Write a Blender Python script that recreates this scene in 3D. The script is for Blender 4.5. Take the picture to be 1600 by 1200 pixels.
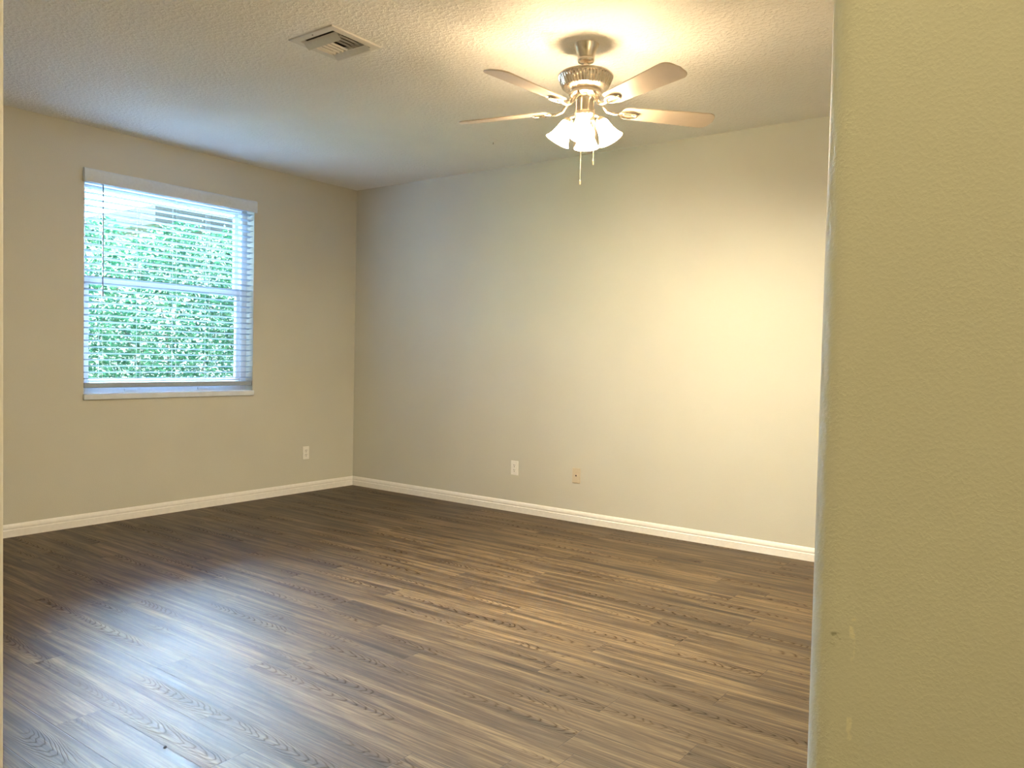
import bpy, bmesh, math, random
import numpy as np
from mathutils import Vector, Matrix

# ------------------------------------------------------------------ scene, camera, sky, lights, exposure
for o in list(bpy.data.objects):
    bpy.data.objects.remove(o, do_unlink=True)
scene = bpy.context.scene
COL = scene.collection
PI = math.pi
random.seed(7)

cam_data = bpy.data.cameras.new('camera')
cam = bpy.data.objects.new('camera', cam_data)
COL.objects.link(cam)
cam_data.sensor_width = 36.0
cam_data.lens = 1233.5 / 1600.0 * 36.0
cam_data.clip_start = 0.02
CAM = Vector((5.582, -5.041, 1.2253))
cam.matrix_world = Matrix((
    (0.80226531, -0.03767411, 0.59577767, CAM.x),
    (0.59655871, 0.01366165, -0.80245316, CAM.y),
    (0.02209240, 0.99919669, 0.03343509, CAM.z),
    (0, 0, 0, 1)))
scene.camera = cam

scene.view_settings.view_transform = 'Standard'
scene.view_settings.look = 'None'
scene.view_settings.gamma = 1.0
scene.view_settings.use_curve_mapping = False
scene.view_settings.exposure = 0.34

H = 2.74                      # ceiling height
SKY_STRENGTH = 5.5
GLOW_STRENGTH = 520.0
SUN_STRENGTH = 2.6
BULB_STRENGTH = 4200.0
SHADE_STRENGTH = 64.0
HALL_WATTS = 40.0
ROOM_WATTS = 28.0
LAMP_RGB = (1.0, 0.83, 0.56)

world = bpy.data.worlds.new('sky')
scene.world = world
world.use_nodes = True
wn, wl = world.node_tree.nodes, world.node_tree.links
wn.clear()
w_out = wn.new('ShaderNodeOutputWorld')
w_bg = wn.new('ShaderNodeBackground')
w_bg.inputs['Strength'].default_value = SKY_STRENGTH
w_tc = wn.new('ShaderNodeTexCoord')
w_sep = wn.new('ShaderNodeSeparateXYZ')
w_ramp = wn.new('ShaderNodeValToRGB')
w_ramp.color_ramp.elements[0].position = 0.0
w_ramp.color_ramp.elements[0].color = (0.26, 0.36, 0.42, 1)
w_ramp.color_ramp.elements[1].position = 0.5
w_ramp.color_ramp.elements[1].color = (0.42, 0.70, 1.0, 1)
e = w_ramp.color_ramp.elements.new(0.12)
e.color = (0.50, 0.72, 0.92, 1)
wl.new(w_tc.outputs['Generated'], w_sep.inputs[0])
wl.new(w_sep.outputs['Z'], w_ramp.inputs[0])
wl.new(w_ramp.outputs[0], w_bg.inputs['Color'])
# sky glow added on the side the window faces, for floor sheen and ceiling
w_dot = wn.new('ShaderNodeVectorMath'); w_dot.operation = 'DOT_PRODUCT'
w_dot.inputs[1].default_value = Vector((-0.82, 0.44, 0.37)).normalized()
wl.new(w_tc.outputs['Generated'], w_dot.inputs[0])
w_max = wn.new('ShaderNodeMath'); w_max.operation = 'MAXIMUM'; w_max.inputs[1].default_value = 0.0
wl.new(w_dot.outputs['Value'], w_max.inputs[0])
w_pow = wn.new('ShaderNodeMath'); w_pow.operation = 'POWER'; w_pow.inputs[1].default_value = 7.0
wl.new(w_max.outputs[0], w_pow.inputs[0])
w_mul = wn.new('ShaderNodeMath'); w_mul.operation = 'MULTIPLY'; w_mul.inputs[1].default_value = GLOW_STRENGTH
wl.new(w_pow.outputs[0], w_mul.inputs[0])
w_bg2 = wn.new('ShaderNodeBackground'); w_bg2.inputs['Color'].default_value = (0.60, 0.79, 1.0, 1)
wl.new(w_mul.outputs[0], w_bg2.inputs['Strength'])
w_add = wn.new('ShaderNodeAddShader')
wl.new(w_bg.outputs[0], w_add.inputs[0]); wl.new(w_bg2.outputs[0], w_add.inputs[1])
wl.new(w_add.outputs[0], w_out.inputs[0])

sun_data = bpy.data.lights.new('sun', 'SUN')
sun_data.energy = SUN_STRENGTH
sun_data.color = (1.0, 0.93, 0.82)
sun_data.angle = 0.01
sun = bpy.data.objects.new('sun', sun_data)
COL.objects.link(sun)
sun.rotation_euler = Vector((-0.38, 0.55, -0.74)).to_track_quat('-Z', 'Y').to_euler()

hall_data = bpy.data.lights.new('hall_light', 'POINT')     # unseen lamp added under the hall ceiling to light the near wall
hall_data.energy = HALL_WATTS
hall_data.color = (1.0, 0.81, 0.40)
hall_data.shadow_soft_size = 0.12
hall = bpy.data.objects.new('hall_light', hall_data)
COL.objects.link(hall)
hall.location = (5.3, -5.75, 2.6)

room_data = bpy.data.lights.new('room_fill_light', 'POINT')     # fill light added out of view, beyond the opening's right edge
room_data.energy = ROOM_WATTS
room_data.color = (1.0, 0.71, 0.32)
room_data.shadow_soft_size = 0.15
room = bpy.data.objects.new('room_fill_light', room_data)
COL.objects.link(room)
room.location = (6.2, -3.1, 1.45)

# ------------------------------------------------------------------ material helpers
def new_mat(name):
    m = bpy.data.materials.new(name)
    m.use_nodes = True
    nt = m.node_tree
    nt.nodes.clear()
    out = nt.nodes.new('ShaderNodeOutputMaterial')
    return m, nt, out

class NT:
    """small node-graph writer"""
    def __init__(self, nt):
        self.nt = nt
    def n(self, kind, **kw):
        nd = self.nt.nodes.new(kind)
        for k, v in kw.items():
            setattr(nd, k, v)
        return nd
    def link(self, a, b):
        self.nt.links.new(a, b)
    def put(self, sock, v):
        if isinstance(v, bpy.types.NodeSocket):
            self.link(v, sock)
        else:
            sock.default_value = v
    def math(self, op, a, b=0.0, c=0.0, clamp=False):
        nd = self.n('ShaderNodeMath', operation=op, use_clamp=clamp)
        self.put(nd.inputs[0], a); self.put(nd.inputs[1], b); self.put(nd.inputs[2], c)
        return nd.outputs[0]
    def comb(self, x, y, z):
        nd = self.n('ShaderNodeCombineXYZ')
        self.put(nd.inputs[0], x); self.put(nd.inputs[1], y); self.put(nd.inputs[2], z)
        return nd.outputs[0]
    def noise(self, vec, scale, detail=2.0, rough=0.5, dist=0.0):
        nd = self.n('ShaderNodeTexNoise')
        self.put(nd.inputs['Vector'], vec)
        nd.inputs['Scale'].default_value = scale
        nd.inputs['Detail'].default_value = detail
        nd.inputs['Roughness'].default_value = rough
        nd.inputs['Distortion'].default_value = dist
        return nd.outputs[0]
    def ramp(self, fac, stops):
        nd = self.n('ShaderNodeValToRGB')
        cr = nd.color_ramp
        while len(cr.elements) < len(stops):
            cr.elements.new(0.5)
        for el, (p, c) in zip(cr.elements, stops):
            el.position = p
            el.color = (*c, 1) if len(c) == 3 else c
        self.link(fac, nd.inputs[0])
        return nd.outputs[0]
    def mix(self, fac, a, b, mode='MIX'):
        nd = self.n('ShaderNodeMix', data_type='RGBA', blend_type=mode)
        self.put(nd.inputs[0], fac)
        for i, v in ((6, a), (7, b)):
            if isinstance(v, tuple) and len(v) == 3:
                v = (*v, 1)
            self.put(nd.inputs[i], v)
        return nd.outputs[2]
    def smooth(self, v, lo, hi):
        nd = self.n('ShaderNodeMapRange', interpolation_type='SMOOTHSTEP')
        self.put(nd.inputs[0], v)
        nd.inputs[1].default_value = lo; nd.inputs[2].default_value = hi
        nd.inputs[3].default_value = 0.0; nd.inputs[4].default_value = 1.0
        return nd.outputs[0]
    def bump(self, height, strength, distance):
        nd = self.n('ShaderNodeBump')
        nd.inputs['Strength'].default_value = strength
        nd.inputs['Distance'].default_value = distance
        self.link(height, nd.inputs['Height'])
        return nd.outputs[0]
    def bsdf(self, out, color, rough, metal=0.0, normal=None, ior=None, spec=None):
        nd = self.n('ShaderNodeBsdfPrincipled')
        if isinstance(color, tuple):
            color = (*color[:3], 1)
        self.put(nd.inputs['Base Color'], color)
        self.put(nd.inputs['Roughness'], rough)
        nd.inputs['Metallic'].default_value = metal
        if ior: nd.inputs['IOR'].default_value = ior
        if spec is not None: self.put(nd.inputs['Specular IOR Level'], spec)
        if normal is not None: self.link(normal, nd.inputs['Normal'])
        self.link(nd.outputs[0], out.inputs[0])
        return nd

def plain(name, color, rough, metal=0.0, grain=60.0, amount=0.03, bump=0.0):
    """a paint, plastic or metal with a faint procedural unevenness"""
    m, nt, out = new_mat(name)
    g = NT(nt)
    tc = g.n('ShaderNodeTexCoord').outputs['Object']
    nz = g.noise(tc, grain, 3.0)
    lo = tuple(c * (1 - amount) for c in color); hi = tuple(min(1, c * (1 + amount)) for c in color)
    col = g.ramp(nz, [(0.3, lo), (0.7, hi)])
    nrm = g.bump(nz, bump, 0.002) if bump else None
    g.bsdf(out, col, rough, metal, nrm)
    return m

def wall_paint(name, color, rough, scale, strength, dist, marks=False):
    m, nt, out = new_mat(name)
    g = NT(nt)
    tc = g.n('ShaderNodeTexCoord').outputs['Object']
    n1 = g.noise(tc, scale, 3.0, 0.55)
    n2 = g.noise(tc, scale * 0.28, 2.0, 0.5)
    h = g.math('ADD', g.smooth(n1, 0.42, 0.66), g.math('MULTIPLY', n2, 0.5))
    big = g.noise(tc, 1.3, 2.0)
    lo = tuple(c * 0.97 for c in color); hi = tuple(c * 1.03 for c in color)
    col = g.ramp(big, [(0.3, lo), (0.7, hi)])
    if marks:      # two pale vertical scuffs and a small dark rub beside the corner of the opening
        sp = g.n('ShaderNodeSeparateXYZ'); g.link(tc, sp.inputs[0])
        wob = g.math('MULTIPLY', g.math('SUBTRACT', g.noise(tc, 90.0), 0.5), 0.004)
        def patch(x0, z0, hx, hz):
            dx = g.math('DIVIDE', g.math('ADD', g.math('SUBTRACT', sp.outputs['X'], x0), wob), hx)
            dz = g.math('DIVIDE', g.math('SUBTRACT', sp.outputs['Z'], z0), hz)
            r = g.math('ADD', g.math('POWER', g.math('ABSOLUTE', dx), 2.0), g.math('POWER', g.math('ABSOLUTE', dz), 4.0))
            return g.math('SUBTRACT', 1.0, g.smooth(r, 0.3, 1.0))
        for (x0, z0, hx, hz, c, a) in marks:
            broken = g.smooth(g.noise(tc, 160.0), 0.40, 0.55)
            col = g.mix(g.math('MULTIPLY', g.math('MULTIPLY', patch(x0, z0, hx, hz), a), broken), col, c)
    g.bsdf(out, col, rough, 0.0, g.bump(h, strength, dist))
    return m

def make_floor_mat():
    m, nt, out = new_mat('vinyl_plank_floor')
    g = NT(nt)
    tc = g.n('ShaderNodeTexCoord').outputs['Object']
    sp = g.n('ShaderNodeSeparateXYZ'); g.link(tc, sp.inputs[0])
    X, Y = sp.outputs['X'], sp.outputs['Y']
    PW, PL = 0.152, 1.22
    ry = g.math('DIVIDE', g.math('ADD', Y, 20.0), PW)
    row = g.math('FLOOR', ry)
    fy = g.math('SUBTRACT', ry, row)                       # 0..1 across a plank
    wr = g.n('ShaderNodeTexWhiteNoise', noise_dimensions='1D'); g.link(row, wr.inputs['W'])
    rx = g.math('ADD', g.math('DIVIDE', g.math('ADD', X, 20.0), PL), wr.outputs['Value'])
    colm = g.math('FLOOR', rx)
    fx = g.math('SUBTRACT', rx, colm)
    wp = g.n('ShaderNodeTexWhiteNoise', noise_dimensions='2D')
    g.link(g.comb(row, colm, 0.0), wp.inputs['Vector'])
    pid = wp.outputs['Value']
    ps = g.n('ShaderNodeSeparateXYZ'); g.link(wp.outputs['Color'], ps.inputs[0])
    off = g.math('MULTIPLY', pid, 37.0)
    # long soft streaks and fine pores
    v_str = g.comb(g.math('MULTIPLY', X, 1.1), g.math('MULTIPLY', Y, 24.0), off)
    streak = g.noise(v_str, 1.0, 6.0, 0.68, 0.5)
    v_fine = g.comb(g.math('MULTIPLY', X, 5.0), g.math('MULTIPLY', Y, 150.0), off)
    fine = g.noise(v_fine, 1.0, 3.0, 0.6)
    # cathedral grain: nested parabolas opening along the plank
    warp = g.noise(g.comb(g.math('MULTIPLY', X, 2.2), g.math('MULTIPLY', Y, 9.0), off), 1.0, 3.0, 0.55)
    c0 = g.math('ADD', 0.5, g.math('MULTIPLY', g.math('SUBTRACT', ps.outputs['Y'], 0.5), 0.5))
    dy = g.math('SUBTRACT', fy, c0)
    k = g.math('ADD', g.math('MULTIPLY', g.math('MULTIPLY', dy, dy), 52.0),
               g.math('ADD', g.math('MULTIPLY', fx, 24.0), g.math('MULTIPLY', warp, 9.0)))
    ring = g.math('ABSOLUTE', g.math('SINE', g.math('MULTIPLY', k, PI)))
    ring = g.math('POWER', g.math('SUBTRACT', 1.0, ring), 2.2)
    heart = g.math('SUBTRACT', 1.0, g.smooth(g.math('ABSOLUTE', dy), 0.14, 0.40))
    patchn = g.smooth(g.noise(g.comb(g.math('MULTIPLY', X, 1.6), g.math('MULTIPLY', row, 3.7), off), 1.0, 1.0), 0.42, 0.56)
    cath = g.math('MULTIPLY', g.math('MULTIPLY', ring, heart), patchn)
    base = g.ramp(streak, [(0.32, (0.020, 0.012, 0.005)), (0.44, (0.072, 0.046, 0.022)),
                           (0.55, (0.145, 0.097, 0.047)), (0.70, (0.235, 0.170, 0.092))])
    tone = g.math('ADD', 0.80, g.math('MULTIPLY', ps.outputs['X'], 0.36))
    tonev = g.n('ShaderNodeCombineColor')
    for i in range(3):
        g.link(tone, tonev.inputs[i])
    col = g.mix(1.0, base, tonev.outputs[0], 'MULTIPLY')
    dark = g.smooth(g.noise(g.comb(g.math('MULTIPLY', X, 1.7), g.math('MULTIPLY', Y, 15.0), g.math('ADD', off, 5.0)), 1.0, 4.0, 0.6, 0.3), 0.53, 0.70)
    col = g.mix(g.math('MULTIPLY', dark, 0.62), col, (0.034, 0.021, 0.010))
    pore = g.smooth(fine, 0.35, 0.62)
    col = g.mix(g.math('MULTIPLY', g.math('SUBTRACT', 1.0, pore), 0.5), col, (0.03, 0.02, 0.014))
    col = g.mix(g.math('MULTIPLY', cath, 0.62), col, (0.026, 0.018, 0.013))
    # seams between planks
    ey = g.math('MULTIPLY', g.math('MINIMUM', fy, g.math('SUBTRACT', 1.0, fy)), PW)
    ex = g.math('MULTIPLY', g.math('MINIMUM', fx, g.math('SUBTRACT', 1.0, fx)), PL)
    seam = g.math('SUBTRACT', 1.0, g.smooth(g.math('MINIMUM', ex, ey), 0.0004, 0.0022))
    col = g.mix(g.math('MULTIPLY', seam, 0.55), col, (0.018, 0.013, 0.010))
    hgt = g.math('SUBTRACT', g.math('ADD', g.math('MULTIPLY', pore, 0.12), g.math('MULTIPLY', streak, 0.10)),
                 g.math('ADD', g.math('MULTIPLY', cath, 0.9), g.math('MULTIPLY', seam, 1.2)))
    rough = g.math('ADD', 0.47, g.math('ADD', g.math('MULTIPLY', cath, 0.15), g.math('MULTIPLY', streak, 0.10)))
    spec = g.math('MULTIPLY', g.math('ADD', 0.33, g.math('MULTIPLY', pore, 0.10)), g.math('SUBTRACT', 1.0, g.math('MULTIPLY', cath, 0.75)))
    nd = g.bsdf(out, col, rough, 0.0, g.bump(hgt, 0.45, 0.0014), ior=1.5, spec=spec)
    return m

M = {}
WALL_RGB = (0.63, 0.62, 0.55)
M['wall'] = wall_paint('beige_wall_paint', WALL_RGB, 0.50, 150.0, 0.16, 0.0012)
M['hall_wall'] = wall_paint('beige_wall_paint_near', WALL_RGB, 0.55, 420.0, 0.16, 0.0008, marks=[
    (5.458, 1.045, 0.0022, 0.018, (0.80, 0.76, 0.62), 0.9),
    (5.458, 0.985, 0.0022, 0.010, (0.80, 0.76, 0.62), 0.7),
    (5.448, 1.042, 0.006, 0.005, (0.16, 0.14, 0.08), 0.6)])
M['ceiling'] = wall_paint('knockdown_ceiling', (0.88, 0.88, 0.85), 0.75, 46.0, 0.55, 0.005)
M['floor'] = make_floor_mat()
M['trim'] = plain('white_trim_paint', (0.90, 0.89, 0.87), 0.35, grain=40)
M['sill'] = plain('daylight_tint_sill', (0.74, 0.81, 0.90), 0.30, grain=14, amount=0.05)  # white sill with a cool daylight tint put into its colour
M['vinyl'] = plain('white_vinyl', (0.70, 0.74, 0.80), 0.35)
M['blind'] = plain('daylight_tint_slat', (0.34, 0.42, 0.53), 0.45)  # white slats, the blue of the daylight put into the base colour
M['valance'] = plain('daylight_tint_valance', (0.70, 0.78, 0.88), 0.45)  # white valance, tinted blue to stand in for daylight on it
M['cord'] = plain('white_cord', (0.80, 0.82, 0.84), 0.7)
M['wand'] = plain('grey_wand', (0.25, 0.30, 0.36), 0.25)
M['plate'] = plain('white_plastic', (0.90, 0.89, 0.85), 0.35)
M['almond'] = plain('almond_plastic', (0.66, 0.58, 0.44), 0.40)
M['slot'] = plain('dark_slot', (0.035, 0.03, 0.025), 0.6)
M['screw'] = plain('screw_metal', (0.6, 0.58, 0.55), 0.35, metal=1.0)
M['vent'] = plain('painted_vent_metal', (0.70, 0.69, 0.65), 0.45)
M['duct'] = plain('dark_duct', (0.10, 0.085, 0.07), 0.8)
M['nickel'] = plain('brushed_nickel', (0.80, 0.72, 0.62), 0.26, metal=1.0, grain=200)
M['blade'] = plain('pale_blade', (0.60, 0.52, 0.43), 0.42, grain=9, amount=0.06)
M['chain'] = plain('chain_brass', (0.85, 0.72, 0.50), 0.3, metal=1.0)
M['dirt'] = plain('dark_crumb', (0.012, 0.011, 0.010), 0.8)
M['bark'] = plain('bark', (0.10, 0.075, 0.055), 0.9, grain=25, amount=0.3)
M['stucco'] = plain('cream_stucco', (0.72, 0.66, 0.58), 0.85, grain=90, bump=0.3)
M['soffit'] = plain('grey_soffit', (0.07, 0.065, 0.07), 0.8, grain=12, amount=0.1)
M['shingle'] = plain('roof_shingle', (0.13, 0.11, 0.10), 0.9, grain=30, amount=0.25)
M['lawn'] = plain('lawn', (0.10, 0.16, 0.05), 0.95, grain=60, amount=0.4)

def emit(name, color, strength):
    m, nt, out = new_mat(name)
    g = NT(nt)
    em = g.n('ShaderNodeEmission')
    em.inputs['Color'].default_value = (*color, 1)
    em.inputs['Strength'].default_value = strength
    g.link(em.outputs[0], out.inputs[0])
    return m
M['bulb'] = emit('lit_bulb', LAMP_RGB, BULB_STRENGTH)
M['shade'] = emit('lit_frosted_glass', (1.0, 0.70, 0.40), SHADE_STRENGTH)

def glass_mat():
    m, nt, out = new_mat('window_glass')
    g = NT(nt)
    tr = g.n('ShaderNodeBsdfTransparent'); tr.inputs[0].default_value = (0.93, 0.97, 0.97, 1)
    gl = g.n('ShaderNodeBsdfGlossy'); gl.inputs['Roughness'].default_value = 0.02
    fr = g.n('ShaderNodeFresnel'); fr.inputs[0].default_value = 1.45
    mx = g.n('ShaderNodeMixShader')
    g.link(fr.outputs[0], mx.inputs[0]); g.link(tr.outputs[0], mx.inputs[1]); g.link(gl.outputs[0], mx.inputs[2])
    g.link(mx.outputs[0], out.inputs[0])
    return m
M['glass'] = glass_mat()

def leaf_mat():
    m, nt, out = new_mat('hedge_leaf')
    g = NT(nt)
    tc = g.n('ShaderNodeTexCoord').outputs['Object']
    vo = g.n('ShaderNodeTexVoronoi'); g.link(tc, vo.inputs['Vector']); vo.inputs['Scale'].default_value = 14.0
    vs = g.n('ShaderNodeSeparateXYZ'); g.link(vo.outputs['Color'], vs.inputs[0])
    col = g.ramp(vs.outputs['X'], [(0.0, (0.003, 0.022, 0.011)), (0.4, (0.008, 0.050, 0.024)),
                                   (0.75, (0.022, 0.085, 0.038)), (1.0, (0.05, 0.10, 0.05))])
    pr = g.n('ShaderNodeBsdfPrincipled'); pr.inputs['Roughness'].default_value = 0.55; pr.inputs['Specular IOR Level'].default_value = 0.15
    g.link(col, pr.inputs['Base Color'])
    tl = g.n('ShaderNodeBsdfTranslucent'); g.link(col, tl.inputs[0])
    mx = g.n('ShaderNodeMixShader'); mx.inputs[0].default_value = 0.22
    g.link(pr.outputs[0], mx.inputs[1]); g.link(tl.outputs[0], mx.inputs[2])
    g.link(mx.outputs[0], out.inputs[0])
    return m
M['leaf'] = leaf_mat()

# ------------------------------------------------------------------ mesh helpers
class MB:
    """collects shapes and links them as one mesh object"""
    def __init__(self):
        self.v, self.f = [], []
    def add(self, verts, faces):
        k = len(self.v)
        self.v += [tuple(p) for p in verts]
        self.f += [tuple(i + k for i in fc) for fc in faces]
        return self
    def box(self, x0, x1, y0, y1, z0, z1):
        vs = [(x, y, z) for z in (z0, z1) for y in (y0, y1) for x in (x0, x1)]
        return self.add(vs, [(0, 2, 3, 1), (4, 5, 7, 6), (0, 1, 5, 4), (2, 6, 7, 3), (0, 4, 6, 2), (1, 3, 7, 5)])
    def prism(self, poly, z0, z1):
        n = len(poly)
        vs = [(x, y, z0) for x, y in poly] + [(x, y, z1) for x, y in poly]
        fs = [tuple(range(n - 1, -1, -1)), tuple(range(n, 2 * n))]
        fs += [(i, (i + 1) % n, n + (i + 1) % n, n + i) for i in range(n)]
        return self.add(vs, fs)
    def sweep(self, prof, a, b, u, w):
        """profile (s, t) on axes u, w carried from a to b"""
        a, b, u, w = Vector(a), Vector(b), Vector(u), Vector(w)
        n = len(prof)
        vs = [a + u * s + w * t for s, t in prof] + [b + u * s + w * t for s, t in prof]
        fs = [tuple(range(n - 1, -1, -1)), tuple(range(n, 2 * n))]
        fs += [(i, (i + 1) % n, n + (i + 1) % n, n + i) for i in range(n)]
        return self.add(vs, fs)
    def tube(self, pts, r, n=10, cap=True, closed=False):
        pts = [Vector(p) for p in pts]
        rs = r if isinstance(r, (list, tuple)) else [r] * len(pts)
        vs, fs, m = [], [], len(pts)
        up = Vector((0, 0, 1))
        for i, p in enumerate(pts):
            if closed:
                d = pts[(i + 1) % m] - pts[i - 1]
            else:
                d = pts[min(i + 1, m - 1)] - pts[max(i - 1, 0)]
            d.normalize()
            ref = up if abs(d.dot(up)) < 0.95 else Vector((1, 0, 0))
            s = d.cross(ref).normalized(); t = s.cross(d)
            vs += [p + (s * math.cos(2 * PI * j / n) + t * math.sin(2 * PI * j / n)) * rs[i] for j in range(n)]
        for i in range(m if closed else m - 1):
            k, q = i * n, ((i + 1) % m) * n
            fs += [(k + j, k + (j + 1) % n, q + (j + 1) % n, q + j) for j in range(n)]
        if cap and not closed:
            fs += [tuple(range(n - 1, -1, -1)), tuple(range((m - 1) * n, m * n))]
        return self.add(vs, fs)
    def lathe(self, prof, n=48, flute=None):
        """prof: (r, z) list turned about z; flute(i, r, angle) can vary the radius"""
        vs, fs, m = [], [], len(prof)
        for i, (r, z) in enumerate(prof):
            for j in range(n):
                a = 2 * PI * j / n
                rr = flute(i, r, j) if flute else r
                vs.append((rr * math.cos(a), rr * math.sin(a), z))
        for i in range(m - 1):
            fs += [(i * n + j, i * n + (j + 1) % n, (i + 1) * n + (j + 1) % n, (i + 1) * n + j) for j in range(n)]
        return self.add(vs, fs)
    def xf(self, mat):
        self.v = [tuple(mat @ Vector(p)) for p in self.v]
        return self
    def build(self, name, mat, parent=None, bevel=0.0, smooth=False, solid=0.0, seg=2):
        me = bpy.data.meshes.new(name)
        me.from_pydata(self.v, [], self.f)
        bm = bmesh.new(); bm.from_mesh(me)
        bmesh.ops.recalc_face_normals(bm, faces=bm.faces)
        bm.to_mesh(me); bm.free()
        me.materials.append(mat)
        o = bpy.data.objects.new(name, me)
        COL.objects.link(o)
        if parent: o.parent = parent
        if solid:
            md = o.modifiers.new('solid', 'SOLIDIFY'); md.thickness = solid; md.offset = 0
        if bevel:
            md = o.modifiers.new('bevel', 'BEVEL'); md.width = bevel; md.segments = seg
            md.limit_method = 'ANGLE'; md.angle_limit = math.radians(40)
        if smooth or bevel:
            for p in me.polygons: p.use_smooth = True
            try:
                me.set_sharp_from_angle(angle=math.radians(35))
            except Exception:
                pass
        return o

def tag(o, label=None, cat=None, group=None, kind=None):
    if label: o['label'] = label
    if cat: o['category'] = cat
    if group: o['group'] = group
    if kind: o['kind'] = kind
    return o
def thing(name, label, cat, loc=(0, 0, 0), rot=(0, 0, 0), group=None):
    o = bpy.data.objects.new(name, None)
    COL.objects.link(o)
    o.empty_display_size = 0.1
    o.location = loc; o.rotation_euler = rot
    return tag(o, label, cat, group)

# ------------------------------------------------------------------ the room shell
XW, XE = 0.0, 6.9              # window wall, far right wall
YB = 0.0                       # back wall with two outlets
YF0, YF1 = -4.49, -4.37        # hall face and room face of the wall with the opening
YH = -7.2                      # end of the hall
T = 0.2
WY0, WY1, WZ0, WZ1 = -2.450, -1.103, 0.905, 2.420     # window opening

fl = MB().box(-T, XE + T, YH - T, YB + T, -0.12, 0.0).build('floor', M['floor'])
tag(fl, 'grey brown wood look plank floor with embossed grain', 'floor', kind='structure')

VX0, VX1, VY0, VY1 = 2.408, 2.654, -2.562, -2.316     # hole for the register
c = MB()
for a in ((-T, VX0, YH - T, YB + T), (VX1, XE + T, YH - T, YB + T), (VX0, VX1, YH - T, VY0), (VX0, VX1, VY1, YB + T)):
    c.box(*a, H, H + 0.10)
tag(c.build('ceiling', M['ceiling']), 'white knockdown textured ceiling', 'ceiling', kind='structure')

w = MB()
w.box(-T, 0, YH - T, WY0, 0, H).box(-T, 0, WY1, YB + T, 0, H).box(-T, 0, WY0, WY1, 0, WZ0).box(-T, 0, WY0, WY1, WZ1, H)
tag(w.build('wall_left', M['wall']), 'beige wall with the window in it', 'wall', kind='structure')
tag(MB().box(0, XE, YB, YB + T, 0, H).build('wall_back', M['wall']), 'beige far wall with an outlet and a jack plate', 'wall', kind='structure')
tag(MB().box(XE, XE + T, YH - T, YB + T, 0, H).build('wall_right', M['wall']), 'beige wall out of view on the right', 'wall', kind='structure')
tag(MB().box(0, XE, YH - T, YH, 0, H).build('wall_hall', M['wall']), 'beige wall at the back of the hall', 'wall', kind='structure')

# wall between hall and room with rounded (bullnose) corners at the opening
RB = 0.019
ang = math.radians(15.25)
u = Vector((-math.sin(ang), math.cos(ang))); nrm = Vector((math.cos(ang), math.sin(ang)))
s_ = ((YF0 + RB) - CAM.y - nrm.y * RB) / u.y
XR = (CAM.x + u.x * s_ + nrm.x * RB) - RB               # end face of the right-hand piece
angl = math.radians(69.42)
ul = Vector((-math.sin(angl), math.cos(angl))); nl = Vector((-math.cos(angl), -math.sin(angl)))
s2 = ((YF1 - RB) - CAM.y - nl.y * RB) / ul.y
XL = (CAM.x + ul.x * s2 + nl.x * RB) + RB               # end face of the left-hand piece
def arc(cx, cy, a0, a1, n=10):
    return [(cx + RB * math.cos(math.radians(a0 + (a1 - a0) * i / n)), cy + RB * math.sin(math.radians(a0 + (a1 - a0) * i / n))) for i in range(n + 1)]
right = arc(XR + RB, YF1 - RB, 90, 180) + arc(XR + RB, YF0 + RB, 180, 270) + [(XE, YF0), (XE, YF1)]
left = arc(XL - RB, YF0 + RB, -90, 0) + arc(XL - RB, YF1 - RB, 0, 90) + [(0, YF1), (0, YF0)]
wf = MB().prism(right, 0, H).prism(left, 0, H).box(XL - RB, XR + RB, YF0, YF1, 2.42, H)
wfo = wf.build('wall_front', M['hall_wall'], smooth=True)
tag(wfo, 'near beige wall edge with rounded corners framing the opening', 'wall', kind='structure')

# baseboards: flat lower band, shallow step and rounded top
BP = [(0, 0), (0.014, 0), (0.014, 0.044), (0.0095, 0.048), (0.0095, 0.055), (0.0115, 0.058), (0.0105, 0.068), (0.0070, 0.077), (0.0035, 0.083), (0, 0.084)]
def baseboard(name, a, b, n, label):
    o = MB().sweep(BP, a, b, n, (0, 0, 1)).build(name, M['trim'], smooth=True)
    tag(o, label, 'baseboard', kind='structure')
baseboard('baseboard_left', (0, YF1, 0), (0, YB, 0), (1, 0, 0), 'white baseboard under the window')
baseboard('baseboard_back', (0, 0, 0), (XE, 0, 0), (0, -1, 0), 'white baseboard along the far wall')
baseboard('baseboard_right', (XE, YF1, 0), (XE, YB, 0), (-1, 0, 0), 'white baseboard out of view on the right')

# ------------------------------------------------------------------ window, sill
win = thing('window_1', 'white single hung window behind the blind', 'window', (-0.14, (WY0 + WY1) / 2, WZ0))
win['kind'] = 'structure'
W2 = (WY1 - WY0) / 2
HH = WZ1 - WZ0
fr = MB()
fr.box(-0.05, 0.045, -W2, -W2 + 0.05, 0, HH).box(-0.05, 0.045, W2 - 0.05, W2, 0, HH)
fr.box(-0.05, 0.045, -W2 + 0.05, W2 - 0.05, 0, 0.05).box(-0.05, 0.045, -W2 + 0.05, W2 - 0.05, HH - 0.05, HH)
fr.build('window_frame', M['vinyl'], win, bevel=0.003)
MR = 0.80                                                # meeting rail height above the sill
lo = MB()
lo.box(0.0, 0.03, -W2 + 0.05, -W2 + 0.085, 0.05, MR + 0.025).box(0.0, 0.03, W2 - 0.085, W2 - 0.05, 0.05, MR + 0.025)
lo.box(0.0, 0.03, -W2 + 0.085, W2 - 0.085, 0.05, 0.10).box(0.0, 0.03, -W2 + 0.085, W2 - 0.085, MR - 0.03, MR + 0.025)
lo.build('lower_sash', M['vinyl'], win, bevel=0.002)
up = MB()
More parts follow.
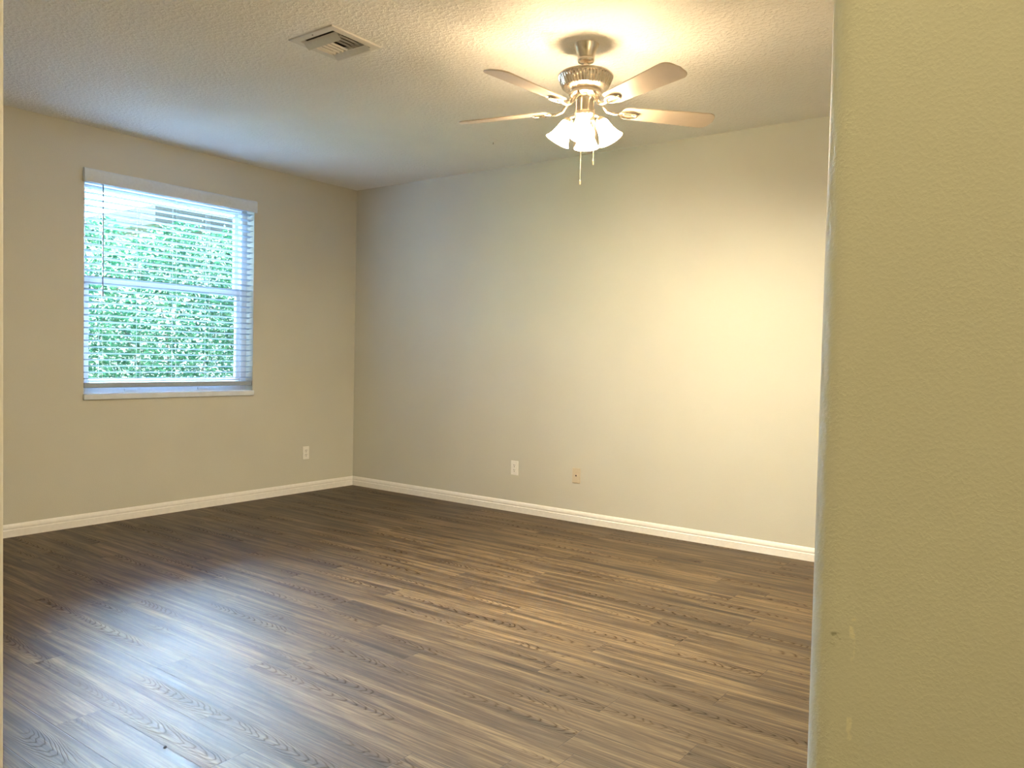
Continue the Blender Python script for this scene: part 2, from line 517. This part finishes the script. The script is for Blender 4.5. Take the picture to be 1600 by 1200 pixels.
up.box(-0.04, -0.012, -W2 + 0.05, -W2 + 0.078, MR - 0.02, HH - 0.05).box(-0.04, -0.012, W2 - 0.078, W2 - 0.05, MR - 0.02, HH - 0.05)
up.box(-0.04, -0.012, -W2 + 0.078, W2 - 0.078, HH - 0.08, HH - 0.05).box(-0.04, -0.012, -W2 + 0.078, W2 - 0.078, MR - 0.02, MR + 0.02)
up.build('upper_sash', M['vinyl'], win, bevel=0.002)
MB().box(0.011, 0.016, -W2 + 0.085, W2 - 0.085, 0.10, MR - 0.03).build('pane', M['glass'], win)
MB().box(-0.028, -0.023, -W2 + 0.078, W2 - 0.078, MR + 0.02, HH - 0.08).build('pane', M['glass'], win)
for yy in (-0.30, 0.28):
    MB().box(0.046, 0.056, yy - 0.045, yy + 0.045, 0.016, 0.034).build('sash_latch', M['vinyl'], win, bevel=0.003)

sl = MB().box(-0.185, 0.022, WY0 - 0.0, WY1 + 0.0, WZ0 - 0.002, WZ0 + 0.004)
sill = MB().box(-0.10, 0.0, WY0, WY1, WZ0 - 0.035, WZ0 + 0.004).box(0.0, 0.020, WY0 - 0.004, WY1 + 0.004, WZ0 - 0.035, WZ0 + 0.004).build('trim_1', M['sill'], bevel=0.004)
tag(sill, 'white stone window sill', 'window sill', kind='structure')

# ------------------------------------------------------------------ blind
bl = thing('window_blind', 'white horizontal slat blind hanging open in the window', 'blind', (0, (WY0 + WY1) / 2, WZ1))
BW = W2 - 0.006
va = MB()
VP = [(0.010, -0.062), (0.024, -0.062), (0.027, -0.054), (0.027, 0.018), (0.024, 0.026), (0.018, 0.032), (0.010, 0.032)]
va.sweep(VP, (0, -W2 - 0.010, 0), (0, W2 + 0.012, 0), (1, 0, 0), (0, 0, 1))
va.box(0.001, 0.010, -W2 - 0.010, -W2 + 0.002, -0.062, 0.032).box(0.001, 0.010, W2 - 0.000, W2 + 0.012, -0.062, 0.032)
va.build('valance', M['valance'], bl, bevel=0.002)
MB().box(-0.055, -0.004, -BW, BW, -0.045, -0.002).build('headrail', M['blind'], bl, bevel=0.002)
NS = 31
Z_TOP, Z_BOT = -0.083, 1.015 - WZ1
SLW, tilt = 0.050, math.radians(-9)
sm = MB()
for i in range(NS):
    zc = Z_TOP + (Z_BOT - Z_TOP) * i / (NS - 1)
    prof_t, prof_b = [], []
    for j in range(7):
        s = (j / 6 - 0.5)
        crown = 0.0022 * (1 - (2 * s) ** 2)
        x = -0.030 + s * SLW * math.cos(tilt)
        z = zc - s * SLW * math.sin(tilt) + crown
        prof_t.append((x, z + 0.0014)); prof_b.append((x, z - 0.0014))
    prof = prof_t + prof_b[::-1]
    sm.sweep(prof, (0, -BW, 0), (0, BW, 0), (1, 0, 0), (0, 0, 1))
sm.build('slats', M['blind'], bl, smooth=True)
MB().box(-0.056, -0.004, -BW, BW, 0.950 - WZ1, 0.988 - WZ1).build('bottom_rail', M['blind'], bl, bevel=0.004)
for yy in (-0.545, -0.275, 0.0, 0.275, 0.545):
    cm = MB()
    for xx in (-0.0565, -0.0030):
        cm.tube([(xx, yy, -0.045), (xx, yy, 0.985 - WZ1)], 0.0011, 6)
    cm.build('ladder_cord', M['cord'], bl)
for yy in (0.252, 0.262):
    MB().tube([(-0.001, yy, -0.045), (-0.001, yy, -0.36)], 0.0010, 6).build('lift_cord', M['cord'], bl)
tl = MB().lathe([(0.001, 0.0), (0.004, -0.006), (0.006, -0.030), (0.005, -0.036), (0.0005, -0.037)], 12)
tl.xf(Matrix.Translation((-0.001, 0.257, -0.355))).build('cord_tassel', M['cord'], bl, smooth=True)
wd = MB().tube([(0.006, -0.552, -0.045), (0.012, -0.552, -0.07), (0.013, -0.552, -0.800)], [0.003, 0.0045, 0.0045], 8)
wd.tube([(0.013, -0.552, -0.800), (0.013, -0.552, -0.835)], [0.006, 0.005], 8)
wd.build('tilt_wand', M['wand'], bl, smooth=True)

# ------------------------------------------------------------------ outlets and jack
def outlet(label, loc, rotz):
    t = thing('wall_outlet', label, 'outlet', loc, (0, 0, rotz), 'white duplex outlets')
    # local: x across, -y out of the wall, z up
    MB().box(-0.035, 0.035, -0.006, 0.0, -0.057, 0.057).build('cover_plate', M['plate'], t, bevel=0.003)
    for zc in (0.0195, -0.0195):
        poly = [(0.0165 * math.cos(a) * 1.02, 0.0165 * math.sin(a) * 0.86) for a in [2 * PI * k / 24 for k in range(24)]]
        r = MB().sweep(poly, (0, -0.0055, zc), (0, -0.0085, zc), (1, 0, 0), (0, 0, 1)).build('receptacle', M['plate'], t, bevel=0.0006)
        s = MB()
        s.box(-0.0078, -0.0052, -0.0090, -0.0080, zc + 0.0005, zc + 0.0095)
        s.box(0.0052, 0.0078, -0.0090, -0.0080, zc + 0.0015, zc + 0.0090)
        hp = [(0.0032 * math.cos(2 * PI * k / 12), 0.0032 * math.sin(2 * PI * k / 12)) for k in range(12)]
        s.sweep(hp, (0, -0.0080, zc - 0.0075), (0, -0.0090, zc - 0.0075), (1, 0, 0), (0, 0, 1))
        so = s.build('slot', M['slot'], r)
    sc = MB().sweep([(0.003 * math.cos(2 * PI * k / 12), 0.003 * math.sin(2 * PI * k / 12)) for k in range(12)],
                    (0, -0.0055, 0), (0, -0.0075, 0), (1, 0, 0), (0, 0, 1)).build('screw', M['screw'], t)
    return t
outlet('white duplex outlet low on the wall below the window', (0.0, -0.551, 0.347), PI / 2)
outlet('white duplex outlet on the wide wall under the ceiling fan', (1.886, 0.0, 0.350), 0.0)
jk = thing('jack_plate', 'almond wall plate with one small dark jack hole, right of the outlet', 'wall plate', (2.463, 0.0, 0.350))
MB().box(-0.035, 0.035, -0.008, 0.0, -0.057, 0.057).build('cover_plate', M['almond'], jk, bevel=0.004)
MB().box(-0.0085, 0.0085, -0.0092, -0.0070, -0.009, 0.009).build('jack', M['almond'], jk, bevel=0.0008)
MB().box(-0.0058, 0.0058, -0.0098, -0.0090, -0.0055, 0.0055).build('jack_hole', M['slot'], jk)
for zc in (0.042, -0.042):
    MB().sweep([(0.003 * math.cos(2 * PI * k / 12), 0.003 * math.sin(2 * PI * k / 12)) for k in range(12)],
               (0, -0.0078, zc), (0, -0.0092, zc), (1, 0, 0), (0, 0, 1)).build('screw', M['almond'], jk)

# ------------------------------------------------------------------ ceiling register
vt = thing('ceiling_vent', 'square white air vent with slanted louvers in the ceiling', 'vent', ((VX0 + VX1) / 2, (VY0 + VY1) / 2, H))
VH = (VX1 - VX0) / 2
FW = 0.160
f = MB()
ins, fz0, fz1 = VH - 0.004, -0.007, -0.0005
FP = [(0, fz1), (0.004, fz0 + 0.002), (0.010, fz0), (0.036, fz0), (0.040, fz1)]
vs, fs = [], []
for (off, z) in [(FW, fz1), (FW - 0.004, fz0 + 0.001), (FW - 0.008, fz0), (ins, fz0), (ins, 0.012), (ins + 0.003, 0.012), (ins + 0.003, fz1)]:
    vs += [(-off, -off, z), (off, -off, z), (off, off, z), (-off, off, z)]
n = 7
for i in range(n):
    for j in range(4):
        fs.append((i * 4 + j, i * 4 + (j + 1) % 4, ((i + 1) % n) * 4 + (j + 1) % 4, ((i + 1) % n) * 4 + j))
f.add(vs, fs)
f.build('frame', M['vent'], vt, bevel=0.001)
dz = 0.17
d = MB().add([(-ins - .002, -ins - .002, .012), (ins + .002, -ins - .002, .012), (ins + .002, ins + .002, .012), (-ins - .002, ins + .002, .012),
              (-ins - .002, -ins - .002, dz), (ins + .002, -ins - .002, dz), (ins + .002, ins + .002, dz), (-ins - .002, ins + .002, dz)],
             [(0, 1, 5, 4), (1, 2, 6, 5), (2, 3, 7, 6), (3, 0, 4, 7), (4, 5, 6, 7)])
d.build('duct', M['duct'], vt, solid=0.002)
def vane(a, b, top, bot, name='louver'):
    """curved blade from line a-b; top and bottom are offsets (across, z) in the across axis"""
    a, b = Vector(a), Vector(b)
    ax = (b - a).normalized(); ac = Vector((0, 0, 1)).cross(ax)
    pts = []
    for k in range(6):
        q = k / 5
        s = top[0] + (bot[0] - top[0]) * q ** 1.7
        pts.append((s, top[1] + (bot[1] - top[1]) * q))
    prof = pts + [(s + 0.0016, z + 0.0004) for s, z in reversed(pts)]
    return MB().sweep(prof, a, b, ac, (0, 0, 1)).build(name, M['vent'], vt, smooth=True)
# blades at the two ends run along x and hang a little below the frame
vane((-ins, 0, 0), (ins, 0, 0), (-0.098, -0.002), (-0.064, -0.030), 'end_vane')
vane((-ins, 0, 0), (ins, 0, 0), (0.082, 0.006), (0.117, -0.022), 'end_vane')
# middle blades run along y, half throwing each way  (across axis of a +y line points to -x)
for i in range(4):
    x = -0.098 + i * 0.029
    lp = [(-0.0045, 0.0010), (-0.0010, -0.0028), (0.0045, -0.0058), (0.0045, -0.0068), (-0.0018, -0.0036), (-0.0055, 0.0008)]
    MB().sweep(lp, (x, -0.060, 0), (x, 0.086, 0), (-1, 0, 0), (0, 0, 1)).build('louver', M['vent'], vt)
for i in range(4):
    x = 0.022 + i * 0.029
    vane((x, -0.060, 0), (x, 0.086, 0), (0.010, 0.014), (-0.012, -0.008))
MB().box(-ins, ins, -0.064, -0.060, -0.006, 0.016).build('crossbar', M['vent'], vt)
MB().box(-ins, ins, 0.086, 0.090, -0.006, 0.016).build('crossbar', M['vent'], vt)
for (sx, sy) in ((0.0, -0.140), (0.0, 0.140)):
    MB().lathe([(0.0004, -0.0088), (0.003, -0.0086), (0.0042, -0.0068)], 12).xf(Matrix.Translation((sx, sy, 0))).build('screw', M['slot'], vt, smooth=True)

# ------------------------------------------------------------------ sprinkler head
sp = thing('sprinkler_head', 'tiny pendent sprinkler head on the ceiling near the far wall', 'sprinkler', (2.128, -0.67, H))
MB().lathe([(0.0005, -0.008), (0.016, -0.008), (0.026, -0.005), (0.031, 0.0)], 32).build('escutcheon', M['trim'], sp, smooth=True)
MB().lathe([(0.0005, -0.016), (0.005, -0.016), (0.006, -0.012), (0.006, -0.007)], 16).build('body', M['trim'], sp, smooth=True)
for s in (-1, 1):
    MB().tube([(s * 0.005, 0, -0.013), (s * 0.009, 0, -0.020), (s * 0.005, 0, -0.028), (0, 0, -0.030)], 0.0014, 8).build('frame_arm', M['trim'], sp, smooth=True)
MB().tube([(0, 0, -0.015), (0, 0, -0.029)], 0.0020, 8).build('glass_bulb', M['slot'], sp)
MB().lathe([(0.0005, -0.033), (0.012, -0.033), (0.012, -0.0315), (0.0005, -0.0300)], 20).build('deflector', M['trim'], sp)

# ------------------------------------------------------------------ ceiling fan
FX, FY = 3.54, -1.75
fan = thing('ceiling_fan', 'five blade ceiling fan with a lit cluster of glass lamps', 'ceiling fan', (FX, FY, H))
def Z(z): return z - H
MB().lathe([(0.0005, Z(2.652)), (0.026, Z(2.652)), (0.038, Z(2.657)), (0.0415, Z(2.664)), (0.0420, Z(2.672)),
            (0.0395, Z(2.676)), (0.043, Z(2.690)), (0.050, Z(2.712)), (0.060, Z(2.732)), (0.062, H - H - 0.0005)], 48).build('canopy', M['nickel'], fan, smooth=True)
MB().lathe([(0.0125, Z(2.655)), (0.0125, Z(2.606)), (0.020, Z(2.604)), (0.022, Z(2.595))], 24).build('downrod', M['nickel'], fan, smooth=True)
def flute(i, r, j):
    return r - 0.0035 if (i in (6, 7, 8)) and (j % 4 in (0, 1)) else r
mp = [(0.012, Z(2.606)), (0.050, Z(2.606)), (0.100, Z(2.603)), (0.126, Z(2.598)), (0.134, Z(2.590)), (0.133, Z(2.582)),
      (0.130, Z(2.576)), (0.123, Z(2.556)), (0.114, Z(2.538)), (0.112, Z(2.534)), (0.102, Z(2.526)), (0.090, Z(2.520)), (0.0005, Z(2.518))]
MB().lathe(mp, 192, flute).build('motor_housing', M['nickel'], fan, smooth=True)
MB().lathe([(0.0005, Z(2.520)), (0.078, Z(2.519)), (0.080, Z(2.500)), (0.070, Z(2.490)), (0.050, Z(2.485)), (0.0005, Z(2.484))], 48).build('flywheel', M['nickel'], fan, smooth=True)
MB().lathe([(0.0005, Z(2.486)), (0.046, Z(2.486)), (0.047, Z(2.478)), (0.044, Z(2.470)), (0.044, Z(2.420)), (0.050, Z(2.414)),
            (0.052, Z(2.404)), (0.046, Z(2.394)), (0.030, Z(2.384)), (0.012, Z(2.376)), (0.007, Z(2.366)), (0.0005, Z(2.362))], 48).build('switch_housing', M['nickel'], fan, smooth=True)

def blade_outline():
    """half-symmetric paddle from the root to a tip with rounded corners (x along, y across)"""
    r0, r1, w0, w1 = 0.185, 0.665, 0.052, 0.070
    pts = []
    for k in range(7):                                   # root, rounded
        a = PI / 2 + PI * k / 6
        pts.append((r0 + 0.030 + 0.030 * math.cos(a), w0 * math.sin(a) if abs(math.sin(a)) < 0.99 else math.copysign(w0, math.sin(a))))
    cr = 0.045
    for k in range(7):                                   # lower tip corner
        a = -PI / 2 + (PI / 2) * k / 6
        pts.append((r1 - cr + cr * math.cos(a), -(w1 - cr) + cr * math.sin(a)))
    pts.insert(len(pts), (r1 + 0.006, 0.0))
    for k in range(7):
        a = (PI / 2) * k / 6
        pts.append((r1 - cr + cr * math.cos(a), (w1 - cr) + cr * math.sin(a)))
    return pts
BO = blade_outline()
for k in range(5):
    th = math.radians(49 + 72 * k)
    rot = Matrix.Rotation(th, 4, 'Z')
    pitch = Matrix.Rotation(math.radians(-12), 4, 'X')   # the leading (+t) edge hangs lower
    base = Matrix.Translation((0, 0, Z(2.432))) @ rot @ pitch
    b = MB().prism([(x, y) for x, y in BO], -0.003, 0.003).xf(base)
    bo = b.build('fan_blade', M['blade'], fan, bevel=0.0015)
    ir = MB()
    # flat arm rising to the flywheel, with an open oval plate under the blade
    arm = [(0.060, 0, 0.060), (0.078, 0, 0.050), (0.095, 0, 0.024), (0.115, 0, 0.000), (0.145, 0, -0.010), (0.180, 0, -0.010)]
    ir.tube(arm, [0.010, 0.0095, 0.009, 0.0085, 0.0075, 0.007], 10)
    oval = [(0.222 + 0.045 * math.cos(2 * PI * q / 28), 0.026 * math.sin(2 * PI * q / 28), -0.0085) for q in range(28)]
    ir.tube(oval, 0.0065, 8, closed=True)
    ir.box(0.18, 0.265, -0.005, 0.005, -0.009, -0.0035)
    ir.xf(base)
    io = ir.build('blade_iron', M['nickel'], bo, smooth=True)
    for xx in (0.20, 0.245):
        MB().lathe([(0.0004, -0.0125), (0.003, -0.012), (0.0045, -0.009)], 10).xf(base @ Matrix.Translation((xx, 0, 0))).build('screw', M['screw'], bo, smooth=True)

# light kit: four arms, sockets, bell shades and bulbs
SH = [(0.020, 0.000), (0.026, 0.004), (0.031, 0.016), (0.034, 0.034), (0.038, 0.054), (0.045, 0.076), (0.054, 0.095), (0.062, 0.106)]
for k in range(4):
    th = math.radians(296 + 90 * k)
    til = math.radians(29)
    rot = Matrix.Rotation(th, 4, 'Z')
    # local axis: shade points outwards and down
    ax = Matrix.Translation((0.078, 0, Z(2.374))) @ Matrix.Rotation(-(til), 4, 'Y') @ Matrix.Rotation(PI, 4, 'X')
    base = rot @ ax
    arm = MB().tube([(0.030, 0, Z(2.400)), (0.050, 0, Z(2.402)), (0.066, 0, Z(2.397)), (0.074, 0, Z(2.384))], 0.007, 10).xf(rot)
    ao = arm.build('lamp_arm', M['nickel'], fan, smooth=True)
    MB().lathe([(0.0005, -0.016), (0.018, -0.015), (0.024, -0.006), (0.025, 0.004), (0.022, 0.010)], 24).xf(base).build('socket_cup', M['nickel'], ao, smooth=True)
    so = MB().lathe(SH, 40).xf(base).build('lamp_shade', M['shade'], fan, smooth=True, solid=0.0025)
    MB().lathe([(0.0005, 0.010), (0.012, 0.014), (0.014, 0.026), (0.021, 0.046), (0.024, 0.062), (0.020, 0.078), (0.010, 0.087), (0.0005, 0.089)], 20).xf(base).build('bulb', M['bulb'], so, smooth=True)

# pull chains with a small bead fob
def chain(x, y, z0, z1, fob):
    c = MB()
    nb = int((z0 - z1) / 0.0045)
    c.tube([(x, y, Z(z0)), (x, y, Z(z1))], 0.0009, 5)
    for i in range(nb):
        z = z0 - (i + 0.5) * (z0 - z1) / nb
        c.add([(x + 0.0017 * p[0], y + 0.0017 * p[1], Z(z) + 0.0017 * p[2]) for p in ((1,0,0),(0,1,0),(-1,0,0),(0,-1,0),(0,0,1),(0,0,-1))],
              [(0,1,4),(1,2,4),(2,3,4),(3,0,4),(1,0,5),(2,1,5),(3,2,5),(0,3,5)])
    co = c.build('pull_chain', M['chain'], fan)
    q = MB().lathe([(0.0005, 0.0), (0.0035, -0.003), (0.0045, -0.012), (0.0035, -0.022), (0.0005, -0.024)], 12).xf(Matrix.Translation((x, y, Z(z1))))
    q.build('fob', M['chain'], co, smooth=True)
chain(0.008, -0.040, 2.40, 2.085, True)
chain(0.048, 0.010, 2.43, 2.185, True)

# ------------------------------------------------------------------ speck on the floor
db = MB()
for (a, r) in ((0, 1.0),):
    ring = [(0.0055 * math.cos(2 * PI * q / 9) * (1 + 0.3 * math.sin(3.1 * q)), 0.010 * math.sin(2 * PI * q / 9) * (1 + 0.25 * math.cos(2.3 * q))) for q in range(9)]
    db.add([(x, y, 0.0004) for x, y in ring] + [(x * 0.7, y * 0.7, 0.004) for x, y in ring] + [(0, 0, 0.006)],
           [(i, (i + 1) % 9, 9 + (i + 1) % 9, 9 + i) for i in range(9)] + [(9 + i, 9 + (i + 1) % 9, 18) for i in range(9)] + [tuple(range(8, -1, -1))])
dbo = db.build('floor_crumb', M['dirt'], smooth=True)
dbo.location = (3.315, -3.741, 0); dbo.rotation_euler = (0, 0, 0.9)
tag(dbo, 'small black crumb of dirt lying on the plank floor', 'crumb')

# ------------------------------------------------------------------ outside the window
tag(MB().box(-30, -T, -25, 25, -0.4, -0.25).build('ground', M['lawn']), 'grass outside the window', 'lawn', kind='structure')

rng = np.random.default_rng(3)
hd = thing('hedge', 'leafy green hedge growing outside the window', 'hedge', (-3.1, -0.1, -0.25))
def leaves(n):
    # local coords: x depth, y along, z up
    y = rng.uniform(-1.05, 2.2, n)
    z = rng.uniform(0.15, 2.98, n)
    top = 2.84 + 0.12 * np.sin(y * 3.1) + 0.09 * np.sin(y * 7.7 + 1)
    keep = z < top
    y, z = y[keep], z[keep]
    n = len(y)
    x = rng.normal(0, 0.24, n) + 0.12 * np.sin(y * 4) * np.cos(z * 3.5)
    L = rng.uniform(0.022, 0.040, n); Wd = L * rng.uniform(0.32, 0.5, n)
    a = rng.normal(size=(n, 3)); a[:, 2] *= 0.6; a /= np.linalg.norm(a, axis=1)[:, None]
    b = rng.normal(size=(n, 3)); b -= (b * a).sum(1)[:, None] * a; b /= np.linalg.norm(b, axis=1)[:, None]
    nn = np.cross(a, b)
    p = np.stack([x, y, z], 1)
    fold = 0.25
    v = np.empty((n, 6, 3))
    v[:, 0] = p - a * L[:, None]
    v[:, 1] = p - a * (0.1 * L)[:, None] + b * Wd[:, None] + nn * (fold * Wd)[:, None]
    v[:, 2] = p + a * (0.5 * L)[:, None] + b * (0.7 * Wd)[:, None] + nn * (fold * Wd)[:, None]
    v[:, 3] = p + a * L[:, None]
    v[:, 4] = p + a * (0.5 * L)[:, None] - b * (0.7 * Wd)[:, None] + nn * (fold * Wd)[:, None]
    v[:, 5] = p - a * (0.1 * L)[:, None] - b * Wd[:, None] + nn * (fold * Wd)[:, None]
    me = bpy.data.meshes.new('foliage')
    fcs = []
    for i in range(n):
        k = 6 * i
        fcs.append((k, k + 1, k + 2, k + 3)); fcs.append((k, k + 3, k + 4, k + 5))
    me.from_pydata(v.reshape(-1, 3).tolist(), [], fcs)
    me.materials.append(M['leaf'])
    o = bpy.data.objects.new('foliage', me); COL.objects.link(o); o.parent = hd
leaves(36000)
for i in range(7):
    y0 = -0.95 + i * 0.5
    pts = [(0.02 * math.sin(i), y0, 0.0)]
    for j in range(1, 7):
        pts.append((random.uniform(-0.08, 0.08), y0 + random.uniform(-0.16, 0.16), j * 0.42))
    MB().tube(pts, [0.022 - 0.003 * j for j in range(7)], 8).build('stem', M['bark'], hd, smooth=True)

nb = thing('neighbor_house', 'pale stucco house with a dark eave beyond the hedge', 'house', (-11.35, 4.35, -0.25))
MB().box(-7.5, -0.7, 0.7, 10.0, 0, 4.30).build('house_wall', M['stucco'], nb)
MB().box(-8.2, 0.0, 0.0, 10.7, 4.28, 4.70).build('eave', M['soffit'], nb)
MB().add([(0, 0, 4.70), (0, 10.7, 4.70), (-8.2, 10.7, 4.70), (-8.2, 0, 4.70), (-4.1, 3.5, 5.1), (-4.1, 7.2, 5.1)],
         [(0, 1, 5, 4), (1, 2, 5), (2, 3, 4, 5), (3, 0, 4), (3, 2, 1, 0)]).build('roof', M['shingle'], nb)
fw = thing('garden_wall', 'low pale stucco garden wall seen at the left of the hedge', 'wall', (-4.6, -0.6, -0.25))
MB().box(-0.1, 0.1, -2.5, 1.2, 0, 1.9).build('wall_body', M['stucco'], fw)
MB().box(-0.14, 0.14, -2.54, 1.24, 1.9, 1.98).build('wall_cap', M['stucco'], fw, bevel=0.01)
